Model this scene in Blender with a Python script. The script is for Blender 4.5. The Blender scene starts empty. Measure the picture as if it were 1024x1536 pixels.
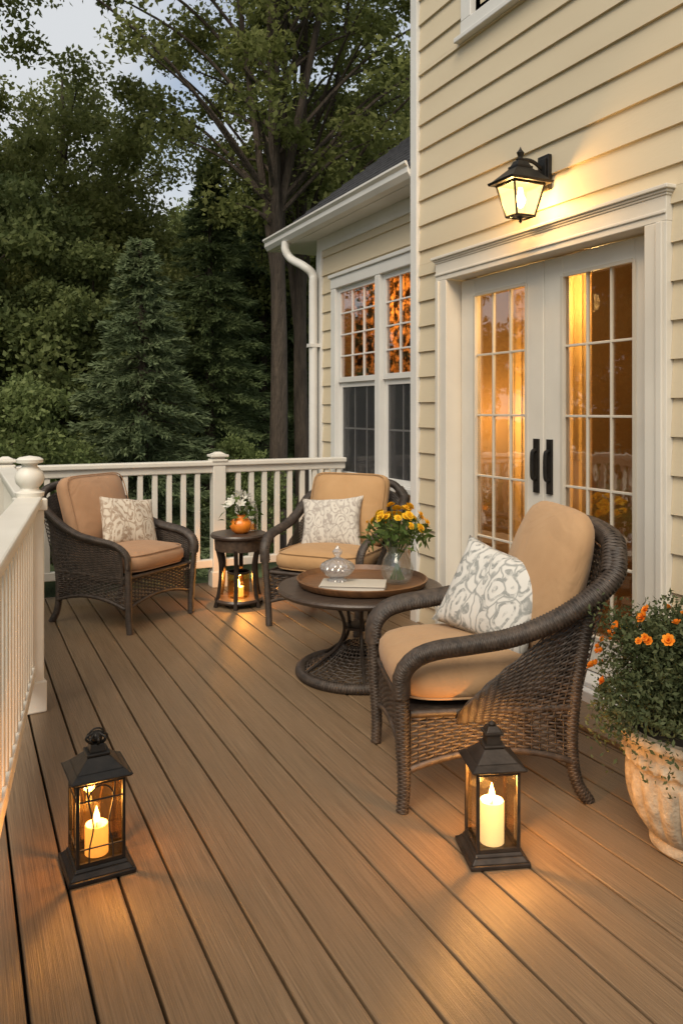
import bpy, bmesh, math, random
import numpy as np
from mathutils import Vector, Matrix
R = math.radians; PI = math.pi
random.seed(3); rng = np.random.default_rng(5)
scene = bpy.context.scene; COL = scene.collection
TH = math.atan2(572, 1200); cT, sT = math.cos(TH), math.sin(TH)
def plan(xc, yc, z=0.0):
    """view-aligned plan offset -> house-aligned world point"""
    return Vector((xc*cT + yc*sT, -xc*sT + yc*cT, z))
W = 2.66          # outer face of the tall house wall
GZ = -0.9         # garden level below the deck

# ------------------------------------------------------------------ tagging
def tag(o, label=None, cat=None, group=None, kind=None):
    if label: o['label'] = label
    if cat: o['category'] = cat
    if group: o['group'] = group
    if kind: o['kind'] = kind
    return o
def empty(name, loc=(0,0,0), rz=0, label=None, cat=None, group=None):
    o = bpy.data.objects.new(name, None); COL.objects.link(o)
    o.location = loc; o.rotation_euler = (0,0,rz); o.empty_display_size = .1
    return tag(o, label, cat, group)

# ------------------------------------------------------------------ mesh builder
def spline(pts, n=8):
    P = [Vector(p) for p in pts]; P = [P[0]*2-P[1]] + P + [P[-1]*2-P[-2]]
    out = []
    for i in range(1, len(P)-2):
        a,b,c,d = P[i-1:i+3]
        for k in range(n):
            t = k/n
            out.append(.5*((2*b)+(c-a)*t+(2*a-5*b+4*c-d)*t*t+(3*b-a-3*c+d)*t**3))
    out.append(P[-2].copy()); return out
def resample(path, n):
    L=[0]
    for a,b in zip(path,path[1:]): L.append(L[-1]+(b-a).length)
    out=[]; j=0
    for i in range(n):
        d=L[-1]*i/(n-1)
        while j<len(L)-2 and L[j+1]<d: j+=1
        t=(d-L[j])/max(L[j+1]-L[j],1e-9); out.append(path[j].lerp(path[j+1],min(max(t,0),1)))
    return out, L[-1]
def frames(path, n0=None):
    T=[]
    for i in range(len(path)):
        t=path[min(i+1,len(path)-1)]-path[max(i-1,0)]; T.append(t.normalized() if t.length>1e-9 else Vector((0,0,1)))
    n=Vector(n0) if n0 else (Vector((1,0,0)) if abs(T[0].x)<.8 else Vector((0,1,0)))
    N=[];B=[]
    for t in T:
        n=n-t*n.dot(t)
        if n.length<1e-6: n=t.orthogonal()
        n=n.normalized(); N.append(n.copy()); B.append(t.cross(n))
    return T,N,B
class MB:
    def __init__(s): s.v=[]; s.f=[]
    def add(s,vs,fs):
        b=len(s.v); s.v+=[tuple(p) for p in vs]; s.f+=[tuple(b+i for i in f) for f in fs]; return s
    def box(s,x0,x1,y0,y1,z0,z1):
        return s.add([(x0,y0,z0),(x1,y0,z0),(x1,y1,z0),(x0,y1,z0),(x0,y0,z1),(x1,y0,z1),(x1,y1,z1),(x0,y1,z1)],
          [(0,3,2,1),(4,5,6,7),(0,1,5,4),(1,2,6,5),(2,3,7,6),(3,0,4,7)])
    def cbox(s,c,d,M=None):
        x,y,z=[k/2 for k in d]; vs=[Vector((a*x,b*y,e*z)) for e in(-1,1) for a,b in((-1,-1),(1,-1),(1,1),(-1,1))]
        vs=[(M@v if M else v)+Vector(c) for v in vs]
        return s.add(vs,[(0,3,2,1),(4,5,6,7),(0,1,5,4),(1,2,6,5),(2,3,7,6),(3,0,4,7)])
    def frus(s,z0,a0,z1,a1,c=(0,0)):
        x,y=c; vs=[(x+i*a0,y+j*a0,z0) for i,j in((-1,-1),(1,-1),(1,1),(-1,1))]+[(x+i*a1,y+j*a1,z1) for i,j in((-1,-1),(1,-1),(1,1),(-1,1))]
        return s.add(vs,[(0,3,2,1),(4,5,6,7),(0,1,5,4),(1,2,6,5),(2,3,7,6),(3,0,4,7)])
    def tube(s,path,r,n=8,n0=None,flat=1.0,closed=False):
        path=[Vector(p) for p in path]; T,N,B=frames(path,n0); m=len(path); vs=[];fs=[]
        for i in range(m):
            rr=r[i] if isinstance(r,(list,tuple)) and len(r)==m else (r[0]+(r[1]-r[0])*i/(m-1) if isinstance(r,(list,tuple)) else r)
            for k in range(n):
                a=2*PI*k/n; vs.append(path[i]+N[i]*math.cos(a)*rr+B[i]*math.sin(a)*rr*flat)
        for i in range(m-1 if not closed else m):
            for k in range(n):
                j=(i+1)%m; fs.append((i*n+k,i*n+(k+1)%n,j*n+(k+1)%n,j*n+k))
        if not closed: fs.append(tuple(range(n-1,-1,-1))); fs.append(tuple((m-1)*n+k for k in range(n)))
        return s.add(vs,fs)
    def coil(s,path,ra,rb,pitch=.0066,w=.0076,t=.005,K=3,M=14,n0=(1,0,0),amp=.0022):
        p0,L=resample(path,max(8,int(len(path)))); turns=max(2,int(L/pitch)); NN=turns*M
        base,_=resample(path,turns+1); T,N,B=frames(base,n0); vs=[];fs=[]
        for i in range(NN):
            q=i/M; a=int(q); b=min(a+1,turns); fr=q-a
            P=base[a].lerp(base[b],fr); n=N[a].lerp(N[b],fr); bb=B[a].lerp(B[b],fr); tt=T[a].lerp(T[b],fr)
            g=i/NN; A=ra if not isinstance(ra,tuple) else ra[0]+(ra[1]-ra[0])*g; Bq=rb if not isinstance(rb,tuple) else rb[0]+(rb[1]-rb[0])*g
            ph=2*PI*fr; cr=n*math.cos(ph)+bb*math.sin(ph); off=amp*math.cos((K+.5)*2*PI*q)
            c=P+n*math.cos(ph)*A+bb*math.sin(ph)*Bq+cr*off
            vs+=[c-tt*w/2,c+cr*t/2,c+tt*w/2,c-cr*t/2]
        for i in range(NN-1):
            for k in range(4):
                fs.append((i*4+k,i*4+(k+1)%4,(i+1)*4+(k+1)%4,(i+1)*4+k))
        s.add(vs,fs)
        core,_=resample(path,max(6,int(L/.03)))
        A=[(ra if not isinstance(ra,tuple) else ra[0]+(ra[1]-ra[0])*i/(len(core)-1))*.93 for i in range(len(core))]
        a0=ra if not isinstance(ra,tuple) else ra[0]; b0=rb if not isinstance(rb,tuple) else rb[0]
        return s.tube(core,A,10,n0,b0/a0)
    def weave(s,S,nst,nstr,w,t,amp,per=4,stake=.0032):
        e=1e-3
        for j in range(nstr):
            v=(j+.5)/nstr; vs=[];fs=[]; m=nst*per+1
            for i in range(m):
                u=i/(m-1); p=S(u,v); du=S(u+e,v)-S(u-e,v); dv=S(u,v+e)-S(u,v-e); dv.normalize()
                nr=du.cross(dv).normalized(); p=p+nr*amp*math.cos(PI*nst*u+PI*j)
                vs+=[p-dv*w/2,p+nr*t/2,p+dv*w/2,p-nr*t/2]
            for i in range(m-1):
                for k in range(4): fs.append((i*4+k,i*4+(k+1)%4,(i+1)*4+(k+1)%4,(i+1)*4+k))
            s.add(vs,fs)
        for i in range(nst+1):
            s.tube([S(i/nst,k/12) for k in range(13)],stake,4)
        return s
    def lathe(s,prof,n=32,c=(0,0,0),mod=None):
        vs=[];fs=[];m=len(prof)
        for r,z in prof:
            for k in range(n):
                a=2*PI*k/n; rr=r*(mod(a,z) if mod else 1); vs.append((c[0]+rr*math.cos(a),c[1]+rr*math.sin(a),c[2]+z))
        for i in range(m-1):
            for k in range(n): fs.append((i*n+k,i*n+(k+1)%n,(i+1)*n+(k+1)%n,(i+1)*n+k))
        if prof[0][0]>1e-4: fs.append(tuple(range(n-1,-1,-1)))
        if prof[-1][0]>1e-4: fs.append(tuple((m-1)*n+k for k in range(n)))
        return s.add(vs,fs)
    def ball(s,c,r,n=12,sz=1.0):
        return s.lathe([(max(r*math.sin(PI*i/8),1e-5),-r*sz*math.cos(PI*i/8)) for i in range(9)],n,c)
    def build(s,name,mat,parent=None,smooth=False,bevel=0,M=None,ang=40):
        me=bpy.data.meshes.new(name); me.from_pydata(s.v,[],s.f); me.update()
        bm=bmesh.new(); bm.from_mesh(me); bmesh.ops.recalc_face_normals(bm,faces=bm.faces[:])
        if M: bm.transform(M)
        bm.to_mesh(me); bm.free()
        if smooth:
            me.polygons.foreach_set('use_smooth',[True]*len(me.polygons)); me.set_sharp_from_angle(angle=R(ang))
        me.materials.append(mat)
        o=bpy.data.objects.new(name,me); COL.objects.link(o)
        if parent: o.parent=parent
        if bevel:
            b=o.modifiers.new('edge','BEVEL'); b.width=bevel; b.segments=2; b.limit_method='ANGLE'; b.angle_limit=R(35)
        return o
def np_mesh(name,V,Q,mat):
    me=bpy.data.meshes.new(name); m=len(Q)
    me.vertices.add(len(V)); me.vertices.foreach_set('co',np.asarray(V,np.float32).ravel())
    me.loops.add(m*4); me.loops.foreach_set('vertex_index',np.asarray(Q,np.int32).ravel())
    me.polygons.add(m); me.polygons.foreach_set('loop_start',np.arange(0,m*4,4,dtype=np.int32))
    me.update(calc_edges=True); me.materials.append(mat); return me
def unit(a): return a/np.maximum(np.linalg.norm(a,axis=1,keepdims=True),1e-9)
def leaves(name,C,size,mat,asp=.55,axis=None,up=.0,jit=1.0):
    n=len(C); a=rng.normal(size=(n,3))
    if axis is not None: a=axis+a*jit*.35
    a=unit(a); nr=rng.normal(size=(n,3)); nr[:,2]+=up; b=unit(np.cross(a,nr)); k=unit(np.cross(a,b))
    L=(size*(.65+.7*rng.random((n,1))))
    V=np.stack([C,C+a*L*.45+b*L*asp*.5+k*L*.08,C+a*L,C+a*L*.45-b*L*asp*.5+k*L*.08],1).reshape(-1,3)
    return np_mesh(name,V,np.arange(n*4).reshape(-1,4),mat)
def mobj(name,me,parent=None):
    o=bpy.data.objects.new(name,me); COL.objects.link(o)
    if parent: o.parent=parent
    return o

# ------------------------------------------------------------------ materials
class NT:
    def __init__(s,name):
        s.m=bpy.data.materials.new(name); s.m.use_nodes=True; s.n=s.m.node_tree.nodes; s.l=s.m.node_tree.links
        s.b=s.n['Principled BSDF']; s.out=s.n['Material Output']
    def new(s,t,**k):
        o=s.n.new(t)
        for a,v in k.items(): setattr(o,a,v)
        return o
    def link(s,a,b): s.l.new(a,b)
    def coords(s,scale=(1,1,1),kind='Object'):
        t=s.new('ShaderNodeTexCoord'); m=s.new('ShaderNodeMapping'); m.inputs['Scale'].default_value=scale
        s.link(t.outputs[kind],m.inputs['Vector']); return m.outputs['Vector']
    def noise(s,vec,scale,detail=4,rough=.55,dist=0):
        n=s.new('ShaderNodeTexNoise'); n.inputs['Scale'].default_value=scale; n.inputs['Detail'].default_value=detail
        n.inputs['Roughness'].default_value=rough; n.inputs['Distortion'].default_value=dist; s.link(vec,n.inputs['Vector']); return n.outputs['Fac']
    def ramp(s,fac,stops):
        r=s.new('ShaderNodeValToRGB'); e=r.color_ramp.elements
        while len(e)<len(stops): e.new(.5)
        for i,(p,c) in enumerate(stops): e[i].position=p; e[i].color=(*c,1) if len(c)==3 else c
        s.link(fac,r.inputs['Fac']); return r.outputs['Color']
    def math(s,op,a,b=None):
        m=s.new('ShaderNodeMath',operation=op)
        for i,x in enumerate((a,b)):
            if x is None: continue
            if isinstance(x,(int,float)): m.inputs[i].default_value=x
            else: s.link(x,m.inputs[i])
        return m.outputs[0]
    def mixc(s,f,a,b,mode='MIX'):
        m=s.new('ShaderNodeMix',data_type='RGBA',blend_type=mode)
        for i,x in ((0,f),(6,a),(7,b)):
            if isinstance(x,(int,float)): m.inputs[i].default_value=x
            elif isinstance(x,tuple): m.inputs[i].default_value=(*x,1)
            else: s.link(x,m.inputs[i])
        return m.outputs[2]
    def bump(s,h,strength,dist=.01):
        b=s.new('ShaderNodeBump'); b.inputs['Strength'].default_value=strength; b.inputs['Distance'].default_value=dist
        s.link(h,b.inputs['Height']); s.link(b.outputs[0],s.b.inputs['Normal'])
    def rgb(s): return s.b.inputs['Base Color']
def pmat(name,c1,c2,scale=8,rough=.6,bump=.2,bscale=60,stretch=(1,1,1),metal=0,dist=.005,detail=5):
    t=NT(name); v=t.coords(stretch); f=t.noise(v,scale,detail); t.link(t.ramp(f,[(.3,c1),(.7,c2)]),t.rgb())
    t.b.inputs['Roughness'].default_value=rough; t.b.inputs['Metallic'].default_value=metal
    if bump: t.bump(t.noise(v,bscale,4),bump,dist)
    return t.m
def emit(name,col,st):
    t=NT(name); t.b.inputs['Base Color'].default_value=(*col,1); t.b.inputs['Emission Color'].default_value=(*col,1)
    t.b.inputs['Emission Strength'].default_value=st; return t.m
def glassmat(name,tint=(1,1,1),gain=1.0,base=.04,rough=.02,wav=0,haze=0):
    """thin glass: transparent body with a Schlick surface reflection, same from both sides"""
    t=NT(name); tr=t.new('ShaderNodeBsdfTransparent'); tr.inputs[0].default_value=(*tint,1); body=tr.outputs[0]
    if haze:
        d2=t.new('ShaderNodeBsdfDiffuse'); d2.inputs[0].default_value=(.85,.87,.86,1)
        hz=t.new('ShaderNodeMixShader'); hz.inputs[0].default_value=haze; t.link(body,hz.inputs[1]); t.link(d2.outputs[0],hz.inputs[2]); body=hz.outputs[0]
    g=t.new('ShaderNodeBsdfGlossy'); g.inputs['Roughness'].default_value=rough
    lw=t.new('ShaderNodeLayerWeight'); lw.inputs['Blend'].default_value=.5
    f=t.math('POWER',lw.outputs['Facing'],4.0)
    fac=t.math('MINIMUM',t.math('ADD',t.math('MULTIPLY',f,gain),base),.9)
    if wav:
        b=t.new('ShaderNodeBump'); b.inputs['Strength'].default_value=wav; b.inputs['Distance'].default_value=.01
        t.link(t.noise(t.coords(),9,2),b.inputs['Height']); t.link(b.outputs[0],g.inputs['Normal'])
    mx=t.new('ShaderNodeMixShader'); t.link(fac,mx.inputs[0]); t.link(body,mx.inputs[1]); t.link(g.outputs[0],mx.inputs[2])
    t.link(mx.outputs[0],t.out.inputs['Surface']); return t.m
def leafmat(name,c1,c2,c3,trans=.35,cs=.8):
    t=NT(name); g=t.new('ShaderNodeNewGeometry'); v=t.coords()
    f=t.noise(v,cs,3); k=t.math('ADD',t.math('MULTIPLY',g.outputs['Random Per Island'],.35),t.math('MULTIPLY',f,.7))
    col=t.ramp(k,[(.25,c1),(.5,c2),(.8,c3)]); t.link(col,t.rgb()); t.b.inputs['Roughness'].default_value=.65
    t.b.inputs['Specular IOR Level'].default_value=.25
    tl=t.new('ShaderNodeBsdfTranslucent'); t.link(col,tl.inputs[0])
    mx=t.new('ShaderNodeMixShader'); mx.inputs[0].default_value=trans
    t.link(t.b.outputs[0],mx.inputs[1]); t.link(tl.outputs[0],mx.inputs[2]); t.link(mx.outputs[0],t.out.inputs['Surface']); return t.m

PITCH=.138
def deckmat():
    t=NT('deck_wood'); tc=t.new('ShaderNodeTexCoord'); sp=t.new('ShaderNodeSeparateXYZ'); t.link(tc.outputs['Object'],sp.inputs[0])
    idx=t.math('FLOOR',t.math('DIVIDE',sp.outputs[0],PITCH)); wn=t.new('ShaderNodeTexWhiteNoise',noise_dimensions='1D'); t.link(idx,wn.inputs['W'])
    m=t.new('ShaderNodeMapping'); m.inputs['Scale'].default_value=(115,1.2,1); t.link(tc.outputs['Object'],m.inputs['Vector'])
    off=t.new('ShaderNodeCombineXYZ'); t.link(t.math('MULTIPLY',wn.outputs['Value'],30),off.inputs[1]); t.link(off.outputs[0],m.inputs['Location'])
    fine=t.noise(m.outputs[0],2.2,6,.72,.4); big=t.noise(t.coords((7,.7,1)),1.0,3)
    col=t.ramp(fine,[(.32,(.092,.060,.034)),(.5,(.188,.124,.071)),(.70,(.295,.204,.124))])
    col=t.mixc(t.math('MULTIPLY',wn.outputs['Value'],.35),col,(.137,.088,.050))
    col=t.mixc(t.math('MULTIPLY',big,.30),col,(.222,.15,.088)); t.link(col,t.rgb())
    t.link(t.ramp(big,[(.3,(.33,.33,.33)),(.7,(.46,.46,.46))]),t.b.inputs['Roughness']); t.b.inputs['Specular IOR Level'].default_value=.5
    t.bump(fine,.7,.004); return t.m
def weftmat(name,c1,c2,rough=.55):
    t=NT(name); v=t.coords(); f=t.noise(v,38,4); h=t.noise(v,4,2)
    col=t.ramp(t.math('ADD',t.math('MULTIPLY',f,.75),t.math('MULTIPLY',h,.25)),[(.3,c1),(.72,c2)]); t.link(col,t.rgb())
    t.b.inputs['Roughness'].default_value=rough; t.bump(t.noise(v,220,2),.35,.002); return t.m
def fabric(name,c1,c2):
    t=NT(name); v=t.coords(); f=t.noise(v,5,4); t.link(t.ramp(f,[(.3,c1),(.7,c2)]),t.rgb())
    t.b.inputs['Roughness'].default_value=.85; t.b.inputs['Sheen Weight'].default_value=.1
    wr=t.noise(t.coords((1,1.6,1)),6,2,.45,1.0); fi=t.noise(v,420,2)
    t.bump(t.math('ADD',t.math('MULTIPLY',wr,1.0),t.math('MULTIPLY',fi,.08)),.42,.03); return t.m
def patterned(name,ground,ink,scale,dist):
    t=NT(name); v=t.coords(); n=t.new('ShaderNodeTexNoise'); n.inputs['Scale'].default_value=6; n.inputs['Detail'].default_value=3; t.link(v,n.inputs['Vector'])
    ad=t.new('ShaderNodeVectorMath',operation='MULTIPLY_ADD'); t.link(n.outputs['Color'],ad.inputs[0]); ad.inputs[1].default_value=(dist,)*3; t.link(v,ad.inputs[2])
    mp=t.new('ShaderNodeMapping'); mp.inputs['Rotation'].default_value=(0,0,.6); mp.inputs['Scale'].default_value=(1,.55,1); t.link(ad.outputs[0],mp.inputs['Vector'])
    vo=t.new('ShaderNodeTexVoronoi',feature='F1'); vo.inputs['Scale'].default_value=scale; t.link(mp.outputs[0],vo.inputs['Vector'])
    ring=t.math('SINE',t.math('MULTIPLY',vo.outputs['Distance'],19)); ve=t.new('ShaderNodeTexVoronoi',feature='DISTANCE_TO_EDGE'); ve.inputs['Scale'].default_value=scale; t.link(mp.outputs[0],ve.inputs['Vector'])
    m1=t.ramp(ring,[(.15,(0,0,0)),(.5,(1,1,1))]); m2=t.ramp(ve.outputs['Distance'],[(.015,(.9,.9,.9)),(.06,(0,0,0))])
    leaf=t.ramp(t.noise(v,44,4),[(.38,(.1,.1,.1)),(.56,(1,1,1))])
    msk=t.mixc(1.0,t.mixc(1.0,m1,leaf,'MULTIPLY'),m2,'LIGHTEN')
    t.link(t.mixc(msk,ground,ink),t.rgb()); t.b.inputs['Roughness'].default_value=.9
    t.bump(t.noise(v,6,3),.3,.02); return t.m

M_deck=deckmat()
M_under=pmat('under_deck',(.008,.006,.005),(.016,.012,.01),4,.9,0)
M_trimstep=pmat('step_wood',(.15,.098,.055),(.225,.15,.088),3,.5,.3,30,(2,30,2))
M_siding=pmat('cream_siding',(.56,.468,.325),(.63,.535,.378),2.2,.55,.12,90,(1,.25,1))
M_white=pmat('white_paint',(.61,.57,.50),(.68,.64,.565),3,.42,.06,70)
M_munt=pmat('muntin_paint',(.50,.45,.37),(.56,.51,.43),3,.45,.0,70)
M_trim=pmat('house_trim',(.62,.605,.575),(.69,.675,.645),3,.42,.06,70)
M_rail=pmat('rail_paint',(.64,.605,.535),(.71,.675,.605),5,.45,.12,60)
M_shingle=pmat('dark_shingle',(.022,.022,.026),(.06,.06,.066),14,.85,.7,120)
M_black=pmat('black_metal',(.012,.011,.010),(.03,.026,.022),20,.42,.15,90,metal=.5)
M_iron=pmat('dull_iron',(.010,.009,.008),(.02,.018,.016),20,.75,.15,90)
M_bronze=pmat('bronze_metal',(.024,.018,.014),(.058,.043,.033),18,.45,.15,80,metal=.5)
M_wick=weftmat('dark_wicker',(.014,.010,.008),(.086,.062,.046))
M_wick2=weftmat('brown_wicker',(.030,.019,.012),(.11,.07,.045))
M_tan=fabric('tan_canvas',(.37,.218,.107),(.43,.263,.134))
M_rose=fabric('rose_canvas',(.33,.185,.098),(.38,.217,.119))
M_gold=fabric('golden_canvas',(.38,.218,.094),(.44,.263,.122))
M_pat1=patterned('grey_damask',(.56,.54,.50),(.25,.255,.24),15,.12)
M_pat2=patterned('brown_damask',(.56,.49,.40),(.31,.23,.165),13,.14)
M_pat3=patterned('soft_damask',(.55,.51,.45),(.34,.30,.265),18,.12)
M_table=pmat('table_top_wood',(.045,.031,.024),(.085,.060,.045),5,.36,.25,50,(1,8,1))
M_tray=pmat('tray_wood',(.10,.046,.019),(.21,.10,.04),6,.4,.3,60,(1,9,1))
M_vase=glassmat('vase_glass',(.97,.985,.97),.75,.06,.03,0,.03)
M_lglass=glassmat('candle_tinted_glass',(1,.92,.76),.8,.05,.06)  # warmth of the candle light is put into the glass tint
M_aglass=glassmat('deep_candle_tinted_glass',(1,.86,.62),.8,.05,.06)  # same candle warmth tinted in, deeper
M_pane=glassmat('door_glass',(.93,.90,.85),1.6,.15,.01,.05)
M_win=glassmat('window_glass',(.88,.86,.82),1.4,.14,.01,.05)
def screenmat():
    t=NT('window_screen'); t.b.inputs['Base Color'].default_value=(.045,.045,.05,1); t.b.inputs['Roughness'].default_value=.6
    tr=t.new('ShaderNodeBsdfTransparent'); mx=t.new('ShaderNodeMixShader'); mx.inputs[0].default_value=.38
    t.link(tr.outputs[0],mx.inputs[1]); t.link(t.b.outputs[0],mx.inputs[2]); t.link(mx.outputs[0],t.out.inputs['Surface']); return t.m
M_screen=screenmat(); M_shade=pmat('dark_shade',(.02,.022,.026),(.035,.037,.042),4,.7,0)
M_amber=glassmat('amber_glass',(1,.6,.2),.8,.05)
M_cut=glassmat('cut_glass',(.92,.93,.95),1.4,.24,.05,0,.12)
M_terra=pmat('weathered_urn',(.265,.205,.14),(.52,.435,.325),22,.88,.9,42,dist=.010,detail=9)
M_soil=pmat('soil',(.02,.014,.01),(.04,.03,.02),20,.95,.8,40)
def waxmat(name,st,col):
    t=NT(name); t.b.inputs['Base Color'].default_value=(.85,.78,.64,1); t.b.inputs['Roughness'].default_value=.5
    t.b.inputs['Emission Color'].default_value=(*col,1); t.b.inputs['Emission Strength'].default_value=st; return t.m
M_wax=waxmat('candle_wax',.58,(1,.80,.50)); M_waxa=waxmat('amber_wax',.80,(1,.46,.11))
M_flame=emit('candle_flame',(1,.70,.28),18); M_wicking=pmat('candle_wick',(.01,.01,.01),(.02,.02,.02),5,.9,0)
M_orange=pmat('orange_glaze',(.70,.18,.02),(.85,.28,.03),6,.25,.05,40)
M_yel=leafmat('yellow_petal',(.75,.33,.01),(.85,.50,.02),(.9,.62,.05),.2,6)
M_wpet=leafmat('white_petal',(.6,.58,.5),(.72,.7,.62),(.8,.78,.72),.25,6)
M_opet=leafmat('orange_petal',(.75,.13,.01),(.85,.24,.015),(.9,.36,.03),.2,6)
M_herb=leafmat('herb_leaf',(.042,.058,.023),(.084,.104,.042),(.15,.162,.078),.35,9)
M_bouq=leafmat('bouquet_leaf',(.05,.09,.02),(.09,.14,.035),(.15,.20,.06),.3,9)
M_stem=pmat('green_stem',(.05,.08,.02),(.08,.12,.03),9,.6,0)
M_paper=pmat('book_paper',(.55,.51,.44),(.63,.59,.52),4,.7,.05,200,(1,1,40))
M_cover=pmat('book_cover',(.48,.43,.36),(.56,.51,.43),3,.5,.05,50)
M_bark=pmat('tree_bark',(.038,.028,.021),(.11,.082,.06),4,.95,1.0,14,(3,3,.5),dist=.05,detail=8)
M_leafA=leafmat('leaf_olive',(.120,.142,.043),(.20,.222,.069),(.28,.292,.106),.5)
M_leafB=leafmat('leaf_deep',(.100,.130,.047),(.165,.200,.071),(.235,.262,.096),.5)
M_leafC=leafmat('needle_green',(.104,.142,.068),(.165,.212,.105),(.225,.268,.138),.4)
M_leafD=leafmat('needle_dark',(.086,.122,.052),(.142,.188,.080),(.205,.25,.105),.4)
M_leafS=leafmat('shrub_leaf',(.095,.13,.04),(.165,.208,.070),(.235,.275,.104),.45,2)
M_grass=pmat('garden_grass',(.045,.065,.022),(.10,.13,.045),1.2,.95,.8,30,dist=.05)
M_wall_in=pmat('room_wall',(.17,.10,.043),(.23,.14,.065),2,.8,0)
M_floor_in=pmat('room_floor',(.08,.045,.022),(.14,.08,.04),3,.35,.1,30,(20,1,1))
def curtmat(name,a,b,sc,lo=.38,hi=.62):
    t=NT(name); v=t.coords(); col=t.ramp(t.noise(v,sc,6,.65),[(lo,a),(hi,b)]); t.link(col,t.rgb()); t.b.inputs['Roughness'].default_value=.9
    tl=t.new('ShaderNodeBsdfTranslucent'); t.link(col,tl.inputs[0]); mx=t.new('ShaderNodeMixShader'); mx.inputs[0].default_value=.6
    t.link(t.b.outputs[0],mx.inputs[1]); t.link(tl.outputs[0],mx.inputs[2]); t.link(mx.outputs[0],t.out.inputs['Surface']); return t.m
M_curt=curtmat('gold_curtain',(.7,.50,.24),(.8,.60,.30),3)
M_glints=curtmat('painted_glint_curtain',(.03,.015,.008),(.80,.45,.18),16,.47,.58)  # dark and bright mottling paints the reflected glints of the upper window panes
def sconcemat():
    t=NT('frosted_lamp_glass'); e=t.new('ShaderNodeEmission'); e.inputs[0].default_value=(1,.64,.22,1); e.inputs[1].default_value=2.7
    tr=t.new('ShaderNodeBsdfTransparent'); mx=t.new('ShaderNodeMixShader'); mx.inputs[0].default_value=.45
    t.link(e.outputs[0],mx.inputs[1]); t.link(tr.outputs[0],mx.inputs[2]); t.link(mx.outputs[0],t.out.inputs['Surface']); return t.m
M_sconce=sconcemat()
def light(name,loc,power,col=(1,.55,.2),r=.02):
    l=bpy.data.lights.new(name,'POINT'); l.energy=power; l.color=col; l.shadow_soft_size=r
    o=bpy.data.objects.new(name,l); COL.objects.link(o); o.location=loc; return o

# ------------------------------------------------------------------ setting: ground, deck
CY=4.476; WX=W+.22; BACK=5.95
g=MB(); g.add([(-150,-150,GZ),(150,-150,GZ),(150,150,GZ),(-150,150,GZ)],[(0,1,2,3)])
tag(g.build('ground',M_grass),kind='structure')
NP=Vector((.284,3.85)); DR=Vector((-.146,-.989))
d=MB(); k0=math.floor(-.75/PITCH); k1=math.ceil(W/PITCH)
for k in range(k0,k1):
    xa=k*PITCH+.004; xb=(k+1)*PITCH-.004; xb=min(xb,W-.005)
    if xb<=xa+.01: continue
    xc=(xa+xb)/2
    if xc>.16: y1=BACK+.12
    else: y1=NP.y+(xc+.13-NP.x)/.146*.989
    y1=min(y1,BACK+.12)
    if y1<-2.3: continue
    d.box(xa,xb,-2.5,y1,-.028,0)
d.box(W+.003,WX-.035,CY+.004,BACK+.12,-.028,0)
tag(d.build('deck',M_deck,bevel=.004),kind='structure')
u=MB(); u.box(.15,W,-2.5,BACK+.1,-.12,-.04); u.add([(.15,-2.5,-.041),(.15,3.9,-.041),(-.7,-2.5,-.041)],[(0,1,2)])
tag(u.build('deck_substructure',M_under),kind='structure')
u=MB(); u.box(.13,WX,BACK+.12,BACK+.15,-.3,.0)
tag(u.build('deck_fascia',M_trimstep),kind='structure')

# ------------------------------------------------------------------ railings
def railing(name,label,p0,p1,posts):
    p0=Vector(p0);p1=Vector(p1); dv=(p1-p0); L=dv.length; a=math.atan2(dv.y,dv.x)
    root=empty(name,(p0.x,p0.y,0),a,label,'railing')
    m=MB(); m.box(0,L,-.055,.055,.925,.962); m.box(0,L,-.03,.03,.87,.9255); m.build('top_rail',M_rail,root,bevel=.008)
    m=MB(); m.box(0,L,-.028,.028,.15,.21); m.build('bottom_rail',M_rail,root,bevel=.006)
    n=int(L/.105); proto=None
    for i in range(n):
        x=(i+.5)*L/n
        if any(abs(x-q)<.07 for q in posts): continue
        if proto is None:
            b=MB(); b.box(-.019,.019,-.019,.019,.21,.87); proto=b.build('baluster',M_rail,root,bevel=.004); proto.location=(x,0,0)
        else:
            o=proto.copy(); COL.objects.link(o); o.parent=root; o.location=(x,0,0)
    for q in posts:
        b=MB(); b.box(-.05,.05,-.05,.05,0,.955); b.box(-.06,.06,-.06,.06,0,.12); po=b.build('post',M_rail,root,bevel=.006); po.location=(q,0,0)
        b=MB(); b.box(-.062,.062,-.062,.062,.955,.975); b.box(-.045,.045,-.045,.045,.975,.99); b.box(-.068,.068,-.068,.068,.99,1.01); b.frus(1.0105,.055,1.03,.02)
        b.build('post_cap',M_rail,po,bevel=.006)
    return root
railing('deck_railing','cream railing along the back of the deck, in front of the trees',(WX-.02,BACK),(.284,BACK),[WX-.02-1.787])
railing('deck_railing','short cream side railing behind the turned finial post at the left edge',(.284,BACK),(NP.x,NP.y),[.0])
e=NP+DR*5.2
railing('deck_railing','cream railing in the left foreground running toward the viewer',(NP.x,NP.y),(e.x,e.y),[])
root=empty('railing_post',(NP.x,NP.y,0),R(8),'cream corner post with turned ball finial at the left of the deck','post')
b=MB(); b.box(-.052,.052,-.052,.052,0,.93); b.box(-.062,.062,-.062,.062,0,.14); b.box(-.064,.064,-.064,.064,.90,.955); b.build('post_shaft',M_rail,root,bevel=.007)
b=MB(); b.lathe([(r*.86,z) for r,z in [(.05,.954),(.07,.962),(.074,.98),(.05,.99),(.045,1.0),(.066,1.02),(.074,1.045),(.066,1.07),(.045,1.09),(.036,1.10),(.042,1.108),(.066,1.114),(.068,1.128),(.05,1.138),(.0001,1.145)]],28)
b.build('finial',M_rail,root,smooth=True)

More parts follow.
